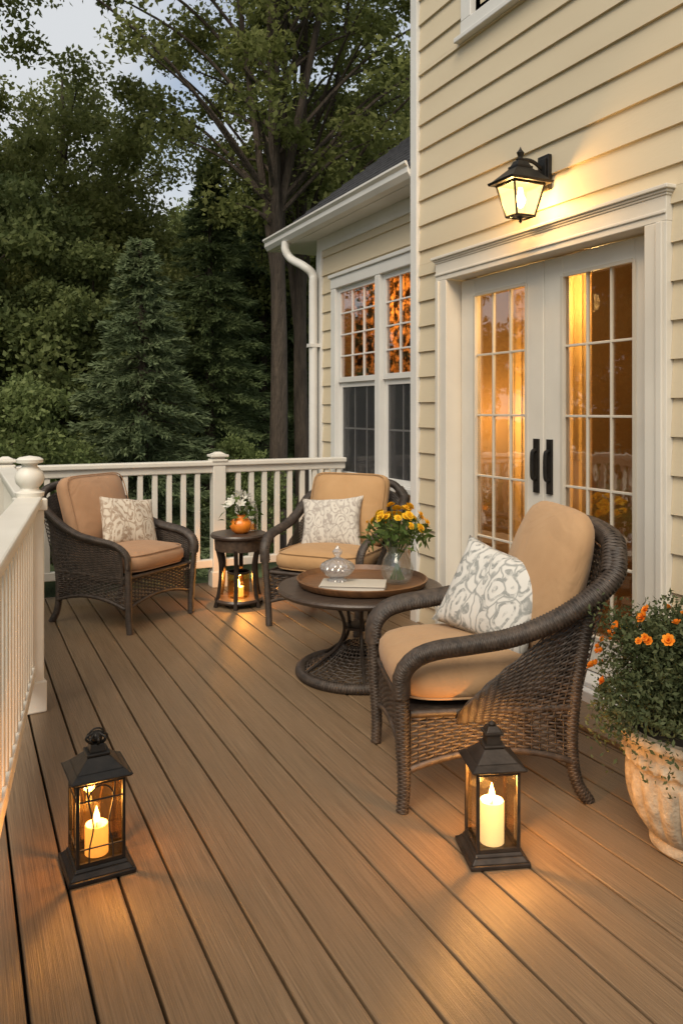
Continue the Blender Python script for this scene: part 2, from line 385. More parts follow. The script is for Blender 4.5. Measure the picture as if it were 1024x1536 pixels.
# ------------------------------------------------------------------ house
house=empty('house',(W,3.3,0),0,'cream lap-sided two storey house with white trim and glazed double doors beside the deck','house')
HM=Matrix.Translation((-W,-3.3,0))
def hb(m,name,mat,parent=house,**k): return m.build(name,mat,parent,M=HM,**k)
EXP=.160
def lap_y(m,x,y0,y1,z0,z1):
    z=-.36
    while z<z1:
        a=max(z,z0); b=min(z+EXP,z1)
        if b-a>.004:
            fa=(a-z)/EXP; fb=(b-z)/EXP; xa=x-.021+.015*fa; xb=x-.021+.015*fb
            m.add([(xa,y0,a),(xa,y1,a),(xb,y1,b),(xb,y0,b),(x,y0,a),(x,y1,a),(x,y1,b),(x,y0,b)],[(0,1,2,3),(4,7,6,5),(0,4,5,1),(3,2,6,7),(0,3,7,4),(1,5,6,2)])
        z+=EXP
DO0,DO1,DZ=2.51,4.04,2.13     # door opening
m=MB()
lap_y(m,W,DO1+.119,CY-.08,0.0,2.27); lap_y(m,W,-2.6,DO0-.119,0.0,2.27); lap_y(m,W,-2.6,CY-.08,2.271,3.50)
lap_y(m,W,3.90,CY-.08,3.501,6.2); lap_y(m,W,-2.6,2.84,3.501,6.2); lap_y(m,W,2.841,3.899,4.9,6.2)
m.box(W,W+.06,DO1+.12,CY-.01,-.9,2.3); m.box(W,W+.06,-2.6,DO0-.12,-.9,2.3); m.box(W,W+.06,-2.6,CY-.01,2.301,6.2)
m.box(W+.06,W+5,CY-.07,CY-.012,-.9,6.2)
hb(m,'siding',M_siding)
m=MB(); m.box(W-.036,W+.24,CY-.079,CY,-.9,6.2); hb(m,'corner_board',M_trim,bevel=.004)
m=MB(); m.box(W-.03,W-.001,-2.6,DO0-.25,-.02,.06); hb(m,'skirt_board',M_trim)
# door surround
m=MB()
for a,b in ((DO0-.118,DO0),(DO1,DO1+.118)):
    m.box(W-.045,W+.10,a,b,0,DZ); m.box(W-.058,W-.0445,a+.015,b-.07,0,DZ-.002) if a<3 else m.box(W-.058,W-.0445,a+.07,b-.015,0,DZ-.002)
m.box(W-.045,W+.10,DO0-.118,DO1+.118,DZ-.001,2.236)
m.box(W-.052,W-.0445,DO0-.118,DO1+.118,DZ+.03,DZ+.045)
for i,(px,z0,z1) in enumerate(((.050,2.235,2.247),(.057,2.2465,2.259),(.068,2.2585,2.276))):
    m.box(W-px,W+.02,DO0-.118-px+.045,DO1+.118+px-.045,z0,z1)
hb(m,'door_frame',M_white,bevel=.004)
m=MB(); m.box(W-.10,W+.14,DO0-.02,DO1+.02,.0,.075); m.box(W-.06,W+.14,DO0+.001,DO1-.001,.0745,.10); hb(m,'threshold',M_trim,bevel=.006)
m=MB(); m.box(W-.30,W-.03,DO0-.16,DO1+.16,.001,.026); hb(m,'door_step',M_trimstep,bevel=.005)
MIDY=(DO0+DO1)/2
for side in (0,1):
    y0,y1=(DO0+.012,MIDY-.002) if side==0 else (MIDY+.002,DO1-.012)
    xf,xb=W+.055,W+.10; st=.14; gz0,gz1=.27,2.02; z0,z1=.105,DZ-.008
    m=MB(); m.box(xf,xb,y0,y0+st,z0,z1); m.box(xf,xb,y1-st,y1,z0,z1); m.box(xf,xb,y0+st-.0005,y1-st+.0005,z0+.0003,gz0); m.box(xf,xb,y0+st-.0005,y1-st+.0005,gz1,z1-.0003)
    dl=hb(m,'french_door',M_white,bevel=.006)
    ga,gb=y0+st,y1-st
    m=MB()
    for i in (1,2): y=ga+(gb-ga)*i/3; m.box(xf+.012,xf+.030,y-.0055,y+.0055,gz0,gz1)
    for i in range(1,5): z=gz0+(gz1-gz0)*i/5; m.box(xf+.0135,xf+.0285,ga,gb,z-.006,z+.006)
    m.box(xf-.006,xf+.014,ga-.012,ga+.008,gz0,gz1); m.box(xf-.006,xf+.014,gb-.008,gb+.012,gz0,gz1); m.box(xf-.0055,xf+.014,ga+.0075,gb-.0075,gz0-.012,gz0+.008); m.box(xf-.0055,xf+.014,ga+.0075,gb-.0075,gz1-.008,gz1+.012)
    hb(m,'muntin',M_munt,dl,bevel=.002)
    m=MB(); m.box(W+.075,W+.080,ga-.005,gb+.005,gz0-.005,gz1+.005); hb(m,'pane',M_pane,dl)
    hy=(y1-.05) if side==0 else (y0+.05)
    m=MB(); m.box(xf-.012,xf-.0005,hy-.020,hy+.020,.92,1.20)
    m.tube(spline([(xf-.01,hy,.99),(xf-.032,hy,1.0),(xf-.036,hy,1.06),(xf-.032,hy,1.13),(xf-.01,hy,1.14)],6),.011,8)
    hb(m,'handle',M_black,dl,bevel=.004)
# upper window
m=MB(); m.box(W-.04,W+.05,2.84,3.90,3.50,3.60); m.box(W-.038,W+.05,3.80,3.899,3.6005,4.8); m.box(W-.038,W+.05,2.841,2.94,3.6005,4.8); m.box(W-.04,W+.05,2.84,3.90,4.8005,4.9); m.box(W-.06,W+.02,2.80,3.94,3.49,3.52)
uw=hb(m,'upper_window',M_trim,bevel=.005)
m=MB(); m.box(W+.02,W+.03,2.94,3.80,3.60,4.8); hb(m,'pane',M_win,uw)
m=MB(); m.box(W+.0,W+.035,2.94,3.80,3.6005,3.65); m.box(W+.0,W+.035,3.755,3.7995,3.649,4.8); m.box(W+.0,W+.035,3.35,3.37,3.649,4.8); hb(m,'sash',M_trim,uw)
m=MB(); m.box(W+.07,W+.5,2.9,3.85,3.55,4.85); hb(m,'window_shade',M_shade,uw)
# wing
FY=6.48; OV=.65; SZ=2.85
wy0,wy1,wz0,wz1=4.52,6.17,.80,2.46
m=MB()
lap_y(m,WX,CY+.001,FY-.09,-.36,wz0); lap_y(m,WX,wy1,FY-.09,wz0+.001,wz1); lap_y(m,WX,CY+.001,FY-.09,wz1+.001,SZ-.11)
m.box(WX,WX+.05,CY+.001,FY,-.9,wz0); m.box(WX,WX+.05,wy1,FY,wz0-.001,SZ); m.box(WX,WX+.05,CY+.001,wy1+.001,wz1,SZ)
m.box(WX+.05,WX+3.4,FY-.05,FY,-.9,SZ)
m.add([(WX,FY-.02,SZ),(WX+3.4,FY-.02,SZ),(WX+1.7,FY-.02,SZ+1.5)],[(0,1,2)])
hb(m,'wing_siding',M_siding)
m=MB(); m.box(WX-.034,WX+.03,FY-.09,FY+.012,-.9,SZ-.11); m.box(WX-.03,WX+.03,CY+.001,FY+.01,SZ-.111,SZ); hb(m,'wing_trim',M_trim,bevel=.004)
m=MB(); m.box(WX-.045,WX+.05,wy0,wy1,wz1-.09,wz1); m.box(WX-.06,WX+.02,wy0-.01,wy1+.02,wz1-.0005,wz1+.03)
m.box(WX-.042,WX+.05,wy1-.09,wy1-.0005,wz0,wz1-.0895); m.box(WX-.042,WX+.05,wy0,wy0+.07,wz0,wz1-.0895); m.box(WX-.042,WX+.05,5.295,5.375,wz0,wz1-.0895)
m.box(WX-.075,WX+.05,wy0-.01,wy1+.02,wz0-.04,wz0+.0005)
ww=hb(m,'window',M_trim,bevel=.005)
for a,b in ((wy0+.07,5.295),(5.375,wy1-.09)):
    mz=1.60; t=.042
    m=MB()
    for z0,z1,xo in ((mz-.02,wz1-.0905,-.012),(wz0,mz-.019,.008)):
        xa,xb=WX+xo,WX+xo+.03
        m.box(xa,xb,a+.001,a+t,z0,z1); m.box(xa,xb,b-t,b-.001,z0,z1); m.box(xa,xb,a+t-.0005,b-t+.0005,z0,z0+t); m.box(xa,xb,a+t-.0005,b-t+.0005,z1-t,z1)
    for i in (1,2): y=a+t+(b-a-2*t)*i/3; m.box(WX-.008,WX+.012,y-.006,y+.006,mz+.02,wz1-.13); m.box(WX+.020,WX+.024,y-.007,y+.007,wz0+.04,mz-.06)
    for i in (1,2,3): z=mz+.02+(wz1-.13-mz-.02)*i/4; m.box(WX-.007,WX+.011,a+t,b-t,z-.006,z+.006)
    z=(wz0+mz)/2; m.box(WX+.0205,WX+.0235,a+t,b-t,z-.007,z+.007)
    hb(m,'sash',M_trim,ww,bevel=.002)
    m=MB(); m.box(WX+.002,WX+.006,a+t-.004,b-t+.004,mz,wz1-.1); m.box(WX+.026,WX+.030,a+t-.004,b-t+.004,wz0+.02,mz-.04); hb(m,'pane',M_win,ww)
    m=MB(); m.box(WX+.012,WX+.015,a+t-.004,b-t+.004,wz0+.03,mz-.05); hb(m,'screen',M_screen,ww)
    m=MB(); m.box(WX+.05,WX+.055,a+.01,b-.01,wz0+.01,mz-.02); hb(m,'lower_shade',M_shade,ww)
# wing roof
EX=W+.03; pit=.79; RX=WX+1.9; m=MB(); run=RX-EX; nc=16; RZ=SZ+.115; YE=FY+OV
for i in range(nc):
    a=i/nc; b=(i+1.25)/nc; xa=EX-.05+run*a; xb=min(EX-.05+run*b,RX); za=RZ+pit*run*a; zb=RZ+pit*(xb-EX+.05)
    m.add([(xa,CY+.001,za),(xa,YE+.04,za),(xb,YE+.04,zb-.02),(xb,CY+.001,zb-.02),(xa,CY+.001,za-.03),(xa,YE+.04,za-.03),(xb,YE+.04,zb-.05),(xb,CY+.001,zb-.05)],[(0,1,2,3),(4,7,6,5),(0,4,5,1),(3,2,6,7),(0,3,7,4),(1,5,6,2)])
zt=RZ+pit*run
m.add([(RX,CY+.001,zt),(RX,YE+.04,zt),(RX+run,YE+.04,RZ),(RX+run,CY+.001,RZ)],[(0,1,2,3)])
hb(m,'roof',M_shingle)
m=MB(); m.box(EX+.01,WX-.001,CY+.001,YE,SZ,SZ+.02); m.box(WX-.0015,WX+3.4,FY,YE,SZ+.0005,SZ+.0195); m.box(EX+.0,EX+.0105,CY+.001,YE,SZ-.005,SZ+.10); hb(m,'soffit',M_trim)
m=MB(); y=YE+.005
A=[(EX,SZ),(EX+.02,SZ),(RX,SZ-.02+pit*run),(RX,RZ-.055+pit*run),(EX,SZ+.08)]
m.add([(x,y,z) for x,z in A]+[(x,y+.02,z) for x,z in A],[(0,1,2,3,4),(9,8,7,6,5),(0,5,6,1),(1,6,7,2),(2,7,8,3),(3,8,9,4),(4,9,5,0)])
hb(m,'rake_board',M_trim)
prof=[(-.001,0),(-.06,.005),(-.085,.04),(-.085,.075),(-.105,.095),(-.105,.11),(-.09,.11),(-.07,.06),(-.001,.04)]
m=MB(); n=len(prof); vs=[(EX+p,CY+.002,SZ+z) for p,z in prof]+[(EX+p,YE+.03,SZ+z) for p,z in prof]
m.add(vs,[(i,(i+1)%n,n+(i+1)%n,n+i) for i in range(n)]+[tuple(range(n-1,-1,-1)),tuple(range(n,2*n))]); hb(m,'gutter',M_trim)
m=MB(); gx=EX-.05; dx=WX-.085; m.tube(spline([(gx,6.70,SZ+.01),(gx,6.70,SZ-.07),(gx+.04,6.66,SZ-.15),(dx-.06,6.49,SZ-.24),(dx,6.45,SZ-.32),(dx,6.44,SZ-.5),(dx,6.44,1.2),(dx,6.44,.2),(dx,6.44,-.85)],8),.038,12)
m.box(dx-.045,dx+.05,6.40,6.48,1.9,1.93); hb(m,'downspout',M_trim,smooth=True)
# interiors
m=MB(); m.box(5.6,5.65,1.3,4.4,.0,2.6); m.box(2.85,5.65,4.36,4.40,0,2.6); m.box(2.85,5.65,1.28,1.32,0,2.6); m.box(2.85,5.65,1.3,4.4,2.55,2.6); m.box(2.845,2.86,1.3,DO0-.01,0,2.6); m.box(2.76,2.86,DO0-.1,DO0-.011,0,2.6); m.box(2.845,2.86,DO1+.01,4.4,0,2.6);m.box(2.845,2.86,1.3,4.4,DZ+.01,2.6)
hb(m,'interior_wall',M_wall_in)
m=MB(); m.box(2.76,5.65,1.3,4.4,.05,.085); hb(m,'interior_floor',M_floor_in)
def curtain(y0,y1,x,z0,z1,mat,waves):
    m=MB(); n=60; vs=[];fs=[]
    for i in range(n+1):
        t=i/n; y=y0+(y1-y0)*t; dx=.022*math.sin(2*PI*waves*t)+.01*math.sin(5*t+1)
        vs+=[(x+dx,y,z0),(x+dx*.8,y,z1)]
    for i in range(n): fs.append((2*i,2*i+2,2*i+3,2*i+1))
    m.add(vs,fs); hb(m,'curtain',mat,house,smooth=True,ang=80)
curtain(3.70,3.86,2.95,.1,2.3,M_curt,3); curtain(3.22,3.38,2.97,.1,2.3,M_curt,3); curtain(4.58,6.10,WX+.16,.9,2.55,M_glints,9)  # the wide wing curtain is added to carry the painted glints
m=MB(); m.box(WX+1.6,WX+1.65,4.5,6.4,.2,2.8); m.box(WX+.06,WX+1.6,4.48,4.50,.2,2.8); m.box(WX+.06,WX+1.6,6.38,6.40,.2,2.8); m.box(WX+.06,WX+1.6,4.48,6.40,2.8,2.815); m.box(WX+.06,WX+1.6,4.48,6.40,.2,.22)
hb(m,'wing_interior_wall',M_wall_in)
light('room_lamp_light',(3.20,4.03,1.30),27,(1,.60,.20),.06)
light('curtain_backlight',(3.17,3.46,1.95),22,(1,.62,.22),.06)  # unseen light added behind the second curtain to make its top glow
light('room_fill_light',(4.4,2.6,2.2),25,(1,.58,.22),.08)  # unseen fill without a fixture, added for the general glow indoors
light('wing_glint_light',(WX+.55,5.5,2.2),45,(1,.48,.14),.08)  # no lamp stands here; added light that makes the wing curtain glow

# ------------------------------------------------------------------ wall sconce
SY=3.165; sx=2.47
sc=empty('wall_lantern',(W,SY,2.46),0,'lit black lantern mounted on the siding above the glazed doors','wall lamp'); sc.scale=(.95,.74,.98)
m=MB(); m.box(-.045,-.02,-.055,.055,-.02,.16); m.box(-.055,-.0445,-.04,.04,.0,.14); m.build('back_plate',M_black,sc,bevel=.004)
m=MB(); m.tube(spline([(-.05,0,.09),(-.11,0,.12),(-.17,0,.12),(-.2,0,.09)],6),.011,8); m.box(-.21,-.05,-.012,.012,.06,.078); m.build('bracket',M_black,sc,smooth=True)
lx=sx-W; T=[(i,j) for i,j in((-1,-1),(1,-1),(1,1),(-1,1))]
ZS=.86
m=MB(); m.frus(-.005,.15*ZS,.008,.155*ZS,(lx,0)); m.frus(.0075,.145*ZS,.075,.055*ZS,(lx,0)); m.frus(.0745,.058*ZS,.085,.058*ZS,(lx,0)); m.frus(.0845,.05*ZS,.11,.035*ZS,(lx,0))
m.lathe([(.02,.109),(.026,.122),(.012,.132),(.018,.145),(.022,.155),(.008,.17),(.001,.185)],16,(lx,0,0)); m.build('lamp_roof',M_black,sc,bevel=.003)
m=MB(); A0,A1_=.112*ZS,.066*ZS
for i,j in T: m.tube([(lx+i*A0,j*A0,-.005),(lx+i*A1_,j*A1_,-.165)],.0065,6)
for z,a in((-.165,A1_),(-.01,A0)):
    for q in range(4):
        p=T[q];r=T[(q+1)%4]; m.tube([(lx+p[0]*a,p[1]*a,z),(lx+r[0]*a,r[1]*a,z)],.0065,6)
m.lathe([(.0001,-.20),(.010,-.19),(.006,-.18),(.025,-.168),(.057,-.164)],14,(lx,0,0)); m.build('lamp_frame',M_black,sc)
for q in range(4):
    p=T[q];r=T[(q+1)%4]; m=MB(); a,b=.108*ZS,.063*ZS
    m.add([(lx+p[0]*b,p[1]*b,-.163),(lx+r[0]*b,r[1]*b,-.163),(lx+r[0]*a,r[1]*a,-.012),(lx+p[0]*a,p[1]*a,-.012)],[(0,1,2,3)]); m.build('lamp_pane',M_sconce,sc)
m=MB(); m.lathe([(.012,-.02),(.016,-.05),(.028,-.075),(.028,-.095),(.014,-.118),(.0005,-.125)],14,(lx,0,0)); m.build('bulb',emit('bulb_glow',(1,.8,.45),9),sc,smooth=True)
for dx,dy in ((-.045,0),(.045,0)): light('sconce_light',(sx+dx,SY+dy,2.38),18,(1,.56,.18),.03)

# ------------------------------------------------------------------ chairs
def cushion_mesh(w,h,t,p=5.0,puff=.25,n=14):
    m=MB(); V={};
    def idx(x,y,z):
        k=(round(x,4),round(y,4),round(z,4))
        if k not in V:
            q=(abs(x)**p+abs(y)**p)**(1/p); mm=max(abs(x),abs(y),1e-9); sxy=mm/q if q>0 else 1
            X=x*sxy; Y=y*sxy; rr=max(abs(x),abs(y))
            pz=3.2; n3=(rr**pz+abs(z)**pz)**(1/pz); mm3=max(rr,abs(z)); f=mm3/n3
            X*=f;Y*=f;Z=z*f*(1-puff+puff*(1-X*X)*(1-Y*Y)*1.25)
            V[k]=len(m.v); m.v.append((X*w/2,Y*h/2,Z*t/2*1.12))
        return V[k]
    g=[-1+2*i/n for i in range(n+1)]; gz=[-1+2*i/6 for i in range(7)]
    for sgn in(-1,1):
        for i in range(n):
            for j in range(n): m.f.append((idx(g[i],g[j],sgn),idx(g[i+1],g[j],sgn),idx(g[i+1],g[j+1],sgn),idx(g[i],g[j+1],sgn)))
        for i in range(n):
            for k in range(6):
                m.f.append((idx(g[i],sgn,gz[k]),idx(g[i+1],sgn,gz[k]),idx(g[i+1],sgn,gz[k+1]),idx(g[i],sgn,gz[k+1])))
                m.f.append((idx(sgn,g[i],gz[k]),idx(sgn,g[i+1],gz[k]),idx(sgn,g[i+1],gz[k+1]),idx(sgn,g[i],gz[k+1])))
    return m
def piping(w,h,t,z,p=5.0,r=.004):
    pts=[]
    for i in range(72):
        a=2*PI*i/72; c_,s_=math.cos(a),math.sin(a); q=(abs(c_)**p+abs(s_)**p)**(-1/p); pts.append(Vector((c_*q*w/2*.945,s_*q*h/2*.945,z)))
    return MB().tube(pts,r,6,closed=True,n0=(0,0,1))
def armz(y):
    T=[(.42,.80),(.36,.735),(.24,.675),(.10,.635),(-.06,.607),(-.22,.59),(-.31,.56)]
    for (a,za),(b,zb) in zip(T,T[1:]):
        if b<=y<=a: return za+(zb-za)*(a-y)/(a-b)
    return T[0][1] if y>T[0][0] else T[-1][1]
def chair(label,loc,rz,cush,full=False,backh=0.0,wick=M_wick,cushp=4,scale=(1,1,1),boh=0.0,g=1.0,welt=True,lean=20,arm_drop=0.0,back_y=.235):
    root=empty('wicker_armchair',loc,rz,label,'armchair'); root.scale=scale
    for sg in(-1,1):
        d_=arm_drop
        path=spline([(sg*.30,.445,.87+backh),(sg*.345,.42,.80+backh*.6),(sg*.368,.34,.725),(sg*.368,.20,.665-d_*.5),(sg*.362,.04,.627-d_),(sg*.357,-.12,.603-d_),(sg*.35,-.24,.588-d_),(sg*.343,-.315,.562-d_),(sg*.335,-.362,.495-d_*.6),(sg*.33,-.365,.40)],8)
        MB().coil(path,(.052*g,.050*g),(.038*g,.025*g)).build('armrest',wick,root,smooth=True,ang=70)
        MB().coil(spline([(sg*.33,-.365,.405),(sg*.322,-.36,.25),(sg*.312,-.352,.1),(sg*.305,-.357,0.0)],6),(.034*g,.020),(.026*g,.020)).build('leg',wick,root,smooth=True,ang=70)
        MB().coil(spline([(sg*.325,.33,.66),(sg*.312,.29,.42),(sg*.305,.275,.22),(sg*.303,.295,.08),(sg*.305,.345,0.0)],6),(.032*g,.020),(.030*g,.020)).build('leg',wick,root,smooth=True,ang=70)
        F=.72 if full else .56
        def S(u,v,sg=sg,F=F):
            y=.40-u*F; top=armz(y)-.01-d_*min(1,max(0,(.3-y)/.25))+(backh*.5*(1-u)); bot=.30
            if not full: top=top-(top-.34)*max(0,u)**2.6
            y2=y-(.12*(1-u)*(1-v))
            return Vector((sg*(.345-.02*(1-v)),y2,bot+v*(top-bot)))
        MB().weave(S,16,32,.0090,.0048,.0036).build('arm_panel',wick,root,smooth=True,ang=70)
        def S2(u,v,sg=sg):
            y=.27-u*.60; bz=.150+.05*(1-(2*u-1)**2); return Vector((sg*.320,y,bz+v*(.335-bz)))
        mm=MB().weave(S2,20,14,.0074,.0048,.0038); mm.tube([S2(i/16,0) for i in range(17)],.012,6); mm.tube([S2(i/16,1) for i in range(17)],.013,6)
        mm.build('side_apron',wick,root,smooth=True,ang=70)
    for yy,nm in((-.345,'front_apron'),(.275,'rear_apron')):
        def S3(u,v,yy=yy):
            x=-.305+.61*u; bz=.150+.05*(1-(2*u-1)**2); return Vector((x,yy,bz+v*(.335-bz)))
        mm=MB().weave(S3,20,14,.0074,.0048,.0038); mm.tube([S3(i/16,0) for i in range(17)],.012,6); mm.tube([S3(i/16,1) for i in range(17)],.013,6)
        mm.build(nm,wick,root,smooth=True,ang=70)
    def SB(u,v):
        xx=2*u-1; return Vector((xx*(.29+.035*v),.285+.165*v-.05*xx*xx*(1-.4*v),.30+v*(.59+backh-.07*abs(xx)**3)))
    MB().weave(SB,20,60,.0100,.005,.0038).build('back_panel',wick,root,smooth=True,ang=70)
    MB().coil(spline([(-.345,.42,.80+backh*.6),(-.30,.445,.87+backh),(-.24,.465,.905+backh),(-.1,.475,.925+backh),(.1,.475,.925+backh),(.24,.465,.905+backh),(.30,.445,.87+backh),(.345,.42,.80+backh*.6)],8),.046*g,.038*g,n0=(0,1,0)).build('back_frame',wick,root,smooth=True,ang=70)
    m=MB(); m.box(-.31,.31,-.335,.27,.305,.335); m.build('seat_deck',wick,root)
    sh=.155 if welt else .175; ms=Matrix.Translation((0,-.05,.33+sh/2))
    q=cushion_mesh(.61,.64,sh,puff=.18).build('seat_cushion',cush,root,smooth=True,M=ms,ang=80)
    for z in ((-.045,.05) if welt else (-.05,)): piping(.61,.64,sh,z).build('piping',cush,q,smooth=True,M=ms)
    hh=.54+backh+boh; th=.18 if welt else .22
    mb=Matrix.Translation((0,back_y,.455+hh/2*math.cos(R(lean))))@Matrix.Rotation(R(90-lean),4,'X')
    q=cushion_mesh(.57,hh,th,p=cushp,puff=.32 if welt else .45).build('back_cushion',cush,root,smooth=True,M=mb,ang=80)
    if welt:
        for z in(-.045,.055): piping(.57,hh,th,z,cushp).build('piping',cush,q,smooth=True,M=mb)
    else: piping(.575,hh+.004,th,-.02,cushp).build('piping',cush,q,smooth=True,M=mb)
    return root
def pillow(label,chairloc,rz,loc,size,lean,roll,twist,mat,T=.075,hs=1.0):
    m=MB(); n=22; a=size/2; g=[-1+2*i/n for i in range(n+1)]
    ids={}
    for sgn in(1,-1):
        for i,uu in enumerate(g):
            for j,vv in enumerate(g):
                edge=i in(0,n) or j in(0,n)
                if edge and sgn==-1: ids[(sgn,i,j)]=ids[(1,i,j)]; continue
                x=a*uu*(1-.10*(1-vv*vv)*abs(uu)); y=hs*a*vv*(1-.10*(1-uu*uu)*abs(vv))
                z=sgn*T*max((1-uu**2)*(1-vv**2),0)**.42+ .006*math.sin(7*uu+2*vv)*(1-abs(uu))
                ids[(sgn,i,j)]=len(m.v); m.v.append((x,y,z))
        for i in range(n):
            for j in range(n): m.f.append((ids[(sgn,i,j)],ids[(sgn,i+1,j)],ids[(sgn,i+1,j+1)],ids[(sgn,i,j+1)]))
    o=m.build('throw_pillow',mat,None,smooth=True,ang=75)
    o.matrix_world=Matrix.Translation(chairloc)@Matrix.Rotation(rz,4,'Z')@Matrix.Translation(loc)@Matrix.Rotation(twist,4,'Z')@Matrix.Rotation(R(90-lean),4,'X')@Matrix.Rotation(roll,4,'Z')
    return tag(o,label,'pillow')
C1=Vector((1.745,2.495,0)); A1=R(-109)
chair('large dark wicker armchair with tan cushions in the right foreground, facing the round table',C1,A1,M_tan,False,-.02,scale=(.93,.93,1),boh=.04,welt=False,cushp=5,lean=18,g=.98,arm_drop=.035,back_y=.285)
C2=Vector((.955,5.325,0)); A2=R(37)
chair('dark wicker armchair with rosy brown cushions in the left back corner of the deck',C2,A2,M_rose,True,-.07,cushp=8,scale=(.95,.93,1),g=.64,boh=.02,arm_drop=.05)
C3=Vector((2.19,4.70,0)); A3=R(-50)
chair('dark wicker armchair with golden tan cushions below the double window, behind the round table',C3,A3,M_gold,False,-.06,cushp=9,scale=(.97,.93,1),g=.62,boh=.01,arm_drop=.03)
pillow('cream and grey leaf-patterned pillow on the large foreground armchair',C1,A1,(.02,.070,.655),.43,26,R(-12),R(42),M_pat1,hs=.84)
pillow('cream and brown patterned pillow on the armchair in the left back corner',C2,A2,(.09,.03,.605),.42,28,R(-9),R(-14),M_pat2,hs=.86)
pillow('pale patterned pillow on the golden-cushioned armchair',C3,A3,(-.04,.04,.61),.42,26,R(5),R(8),M_pat3,hs=.86)

# ------------------------------------------------------------------ round table and what stands on it
TC=plan(.095,4.1); tz=.45
tb=empty('coffee_table',TC,0,'round dark coffee table on curved legs with a woven ring base','table')
m=MB(); m.lathe([(.0001,.415),(.38,.415),(.405,.42),(.42,.43),(.424,.44),(.42,.449),(.405,.452),(.395,.450),(.0001,.450)],64); m.build('tabletop',M_table,tb,smooth=True)
m=MB(); m.lathe([(.10,.385),(.20,.385),(.21,.414),(.10,.414)],32); m.build('apron_ring',M_bronze,tb,smooth=True)
for i in range(5):
    a=2*PI*i/5+.55; cs,sn=math.cos(a),math.sin(a)
    MB().tube([Vector((r*cs,r*sn,z)) for r,z in [(p.x,p.y) for p in spline([(.17,.40,0),(.11,.33,0),(.085,.24,0),(.12,.155,0),(.21,.09,0),(.29,.04,0)],6)]],[.0095,.009],8).build('leg',M_bronze,tb,smooth=True)
m=MB(); m.lathe([(.072,.235),(.086,.238),(.086,.250),(.072,.253)],24); m.build('collar',M_bronze,tb,smooth=True)
m=MB(); ring=[Vector((.305*math.cos(2*PI*i/60),.305*math.sin(2*PI*i/60),.024)) for i in range(61)]
m.coil(ring,.024,.024,n0=(0,0,1)); m.build('base_ring',M_wick,tb,smooth=True,ang=70)
def SD(u,v): a=2*PI*u; r=.085+.21*v; return Vector((r*math.cos(a),r*math.sin(a),.035+.12*(1-v)**1.6))
m=MB().weave(SD,40,13,.0078,.005,.004,stake=.003); m.build('base_weave',M_wick,tb,smooth=True,ang=70)
PT=plan
o=MB().lathe([(.0001,0),(.31,0),(.325,.008),(.337,.036),(.328,.039),(.316,.014),(.30,.010),(.0001,.010)],56).build('serving_tray',M_tray,smooth=True)
o.location=PT(.105,4.12,.4525); tag(o,'round wooden serving tray with a raised rim on the coffee table','tray')
bk=empty('book',PT(.065,3.97,.4635),-TH+R(-6),'pale hardcover book lying flat on the wooden tray','book')
m=MB(); m.box(-.16,.15,-.085,.085,.004,.026); m.build('pages',M_paper,bk)
m=MB(); m.box(-.165,.155,-.09,.09,0,.0035); m.box(-.165,.155,-.09,.09,.0265,.030); m.box(-.168,-.1605,-.09,.09,.003,.027); m.build('cover',M_cover,bk,bevel=.001)
jr=empty('lidded_dish',PT(-.02,4.02,.494),0,'small cut glass dish with a lid and knob, on the pale book','dish')
zig=lambda a,z:1+.09*abs(math.sin(8*a+z*70))-.04
m=MB(); m.lathe([(.0001,0),(.05,0),(.045,.008),(.03,.014),(.06,.03),(.078,.05),(.084,.062),(.080,.066),(.0001,.06)],72,mod=zig); m.build('bowl',M_cut,jr)
m=MB(); m.lathe([(.084,.067),(.081,.078),(.072,.088),(.058,.097),(.042,.104),(.028,.110),(.014,.116),(.012,.126),(.022,.136),(.024,.147),(.012,.16),(.006,.172),(.0001,.176)],72,mod=zig); m.build('lid',M_cut,jr)
def petals(c,nrm,r,n,layers,seed,w=.5,cup=.4):
    rn=random.Random(seed); nrm=Vector(nrm).normalized(); t=nrm.orthogonal().normalized(); b=nrm.cross(t); m=MB()
    for L in range(layers):
        rr=r*(1-.26*L); el=cup+.32*L
        for i in range(n):
            a=2*PI*(i+.5*L)/n+rn.uniform(-.1,.1); d=t*math.cos(a)+b*math.sin(a); sd=nrm.cross(d)
            dirv=d*math.cos(el)+nrm*math.sin(el); ww=rr*w; c0=Vector(c)+nrm*(.004*L)
            m.add([c0,c0+dirv*rr*.5+sd*ww*.5,c0+dirv*rr*.9+sd*ww*.3-nrm*rr*.06,c0+dirv*rr-nrm*rr*.1,c0+dirv*rr*.9-sd*ww*.3-nrm*rr*.06,c0+dirv*rr*.5-sd*ww*.5],[(0,1,2,3,4,5)])
    return m
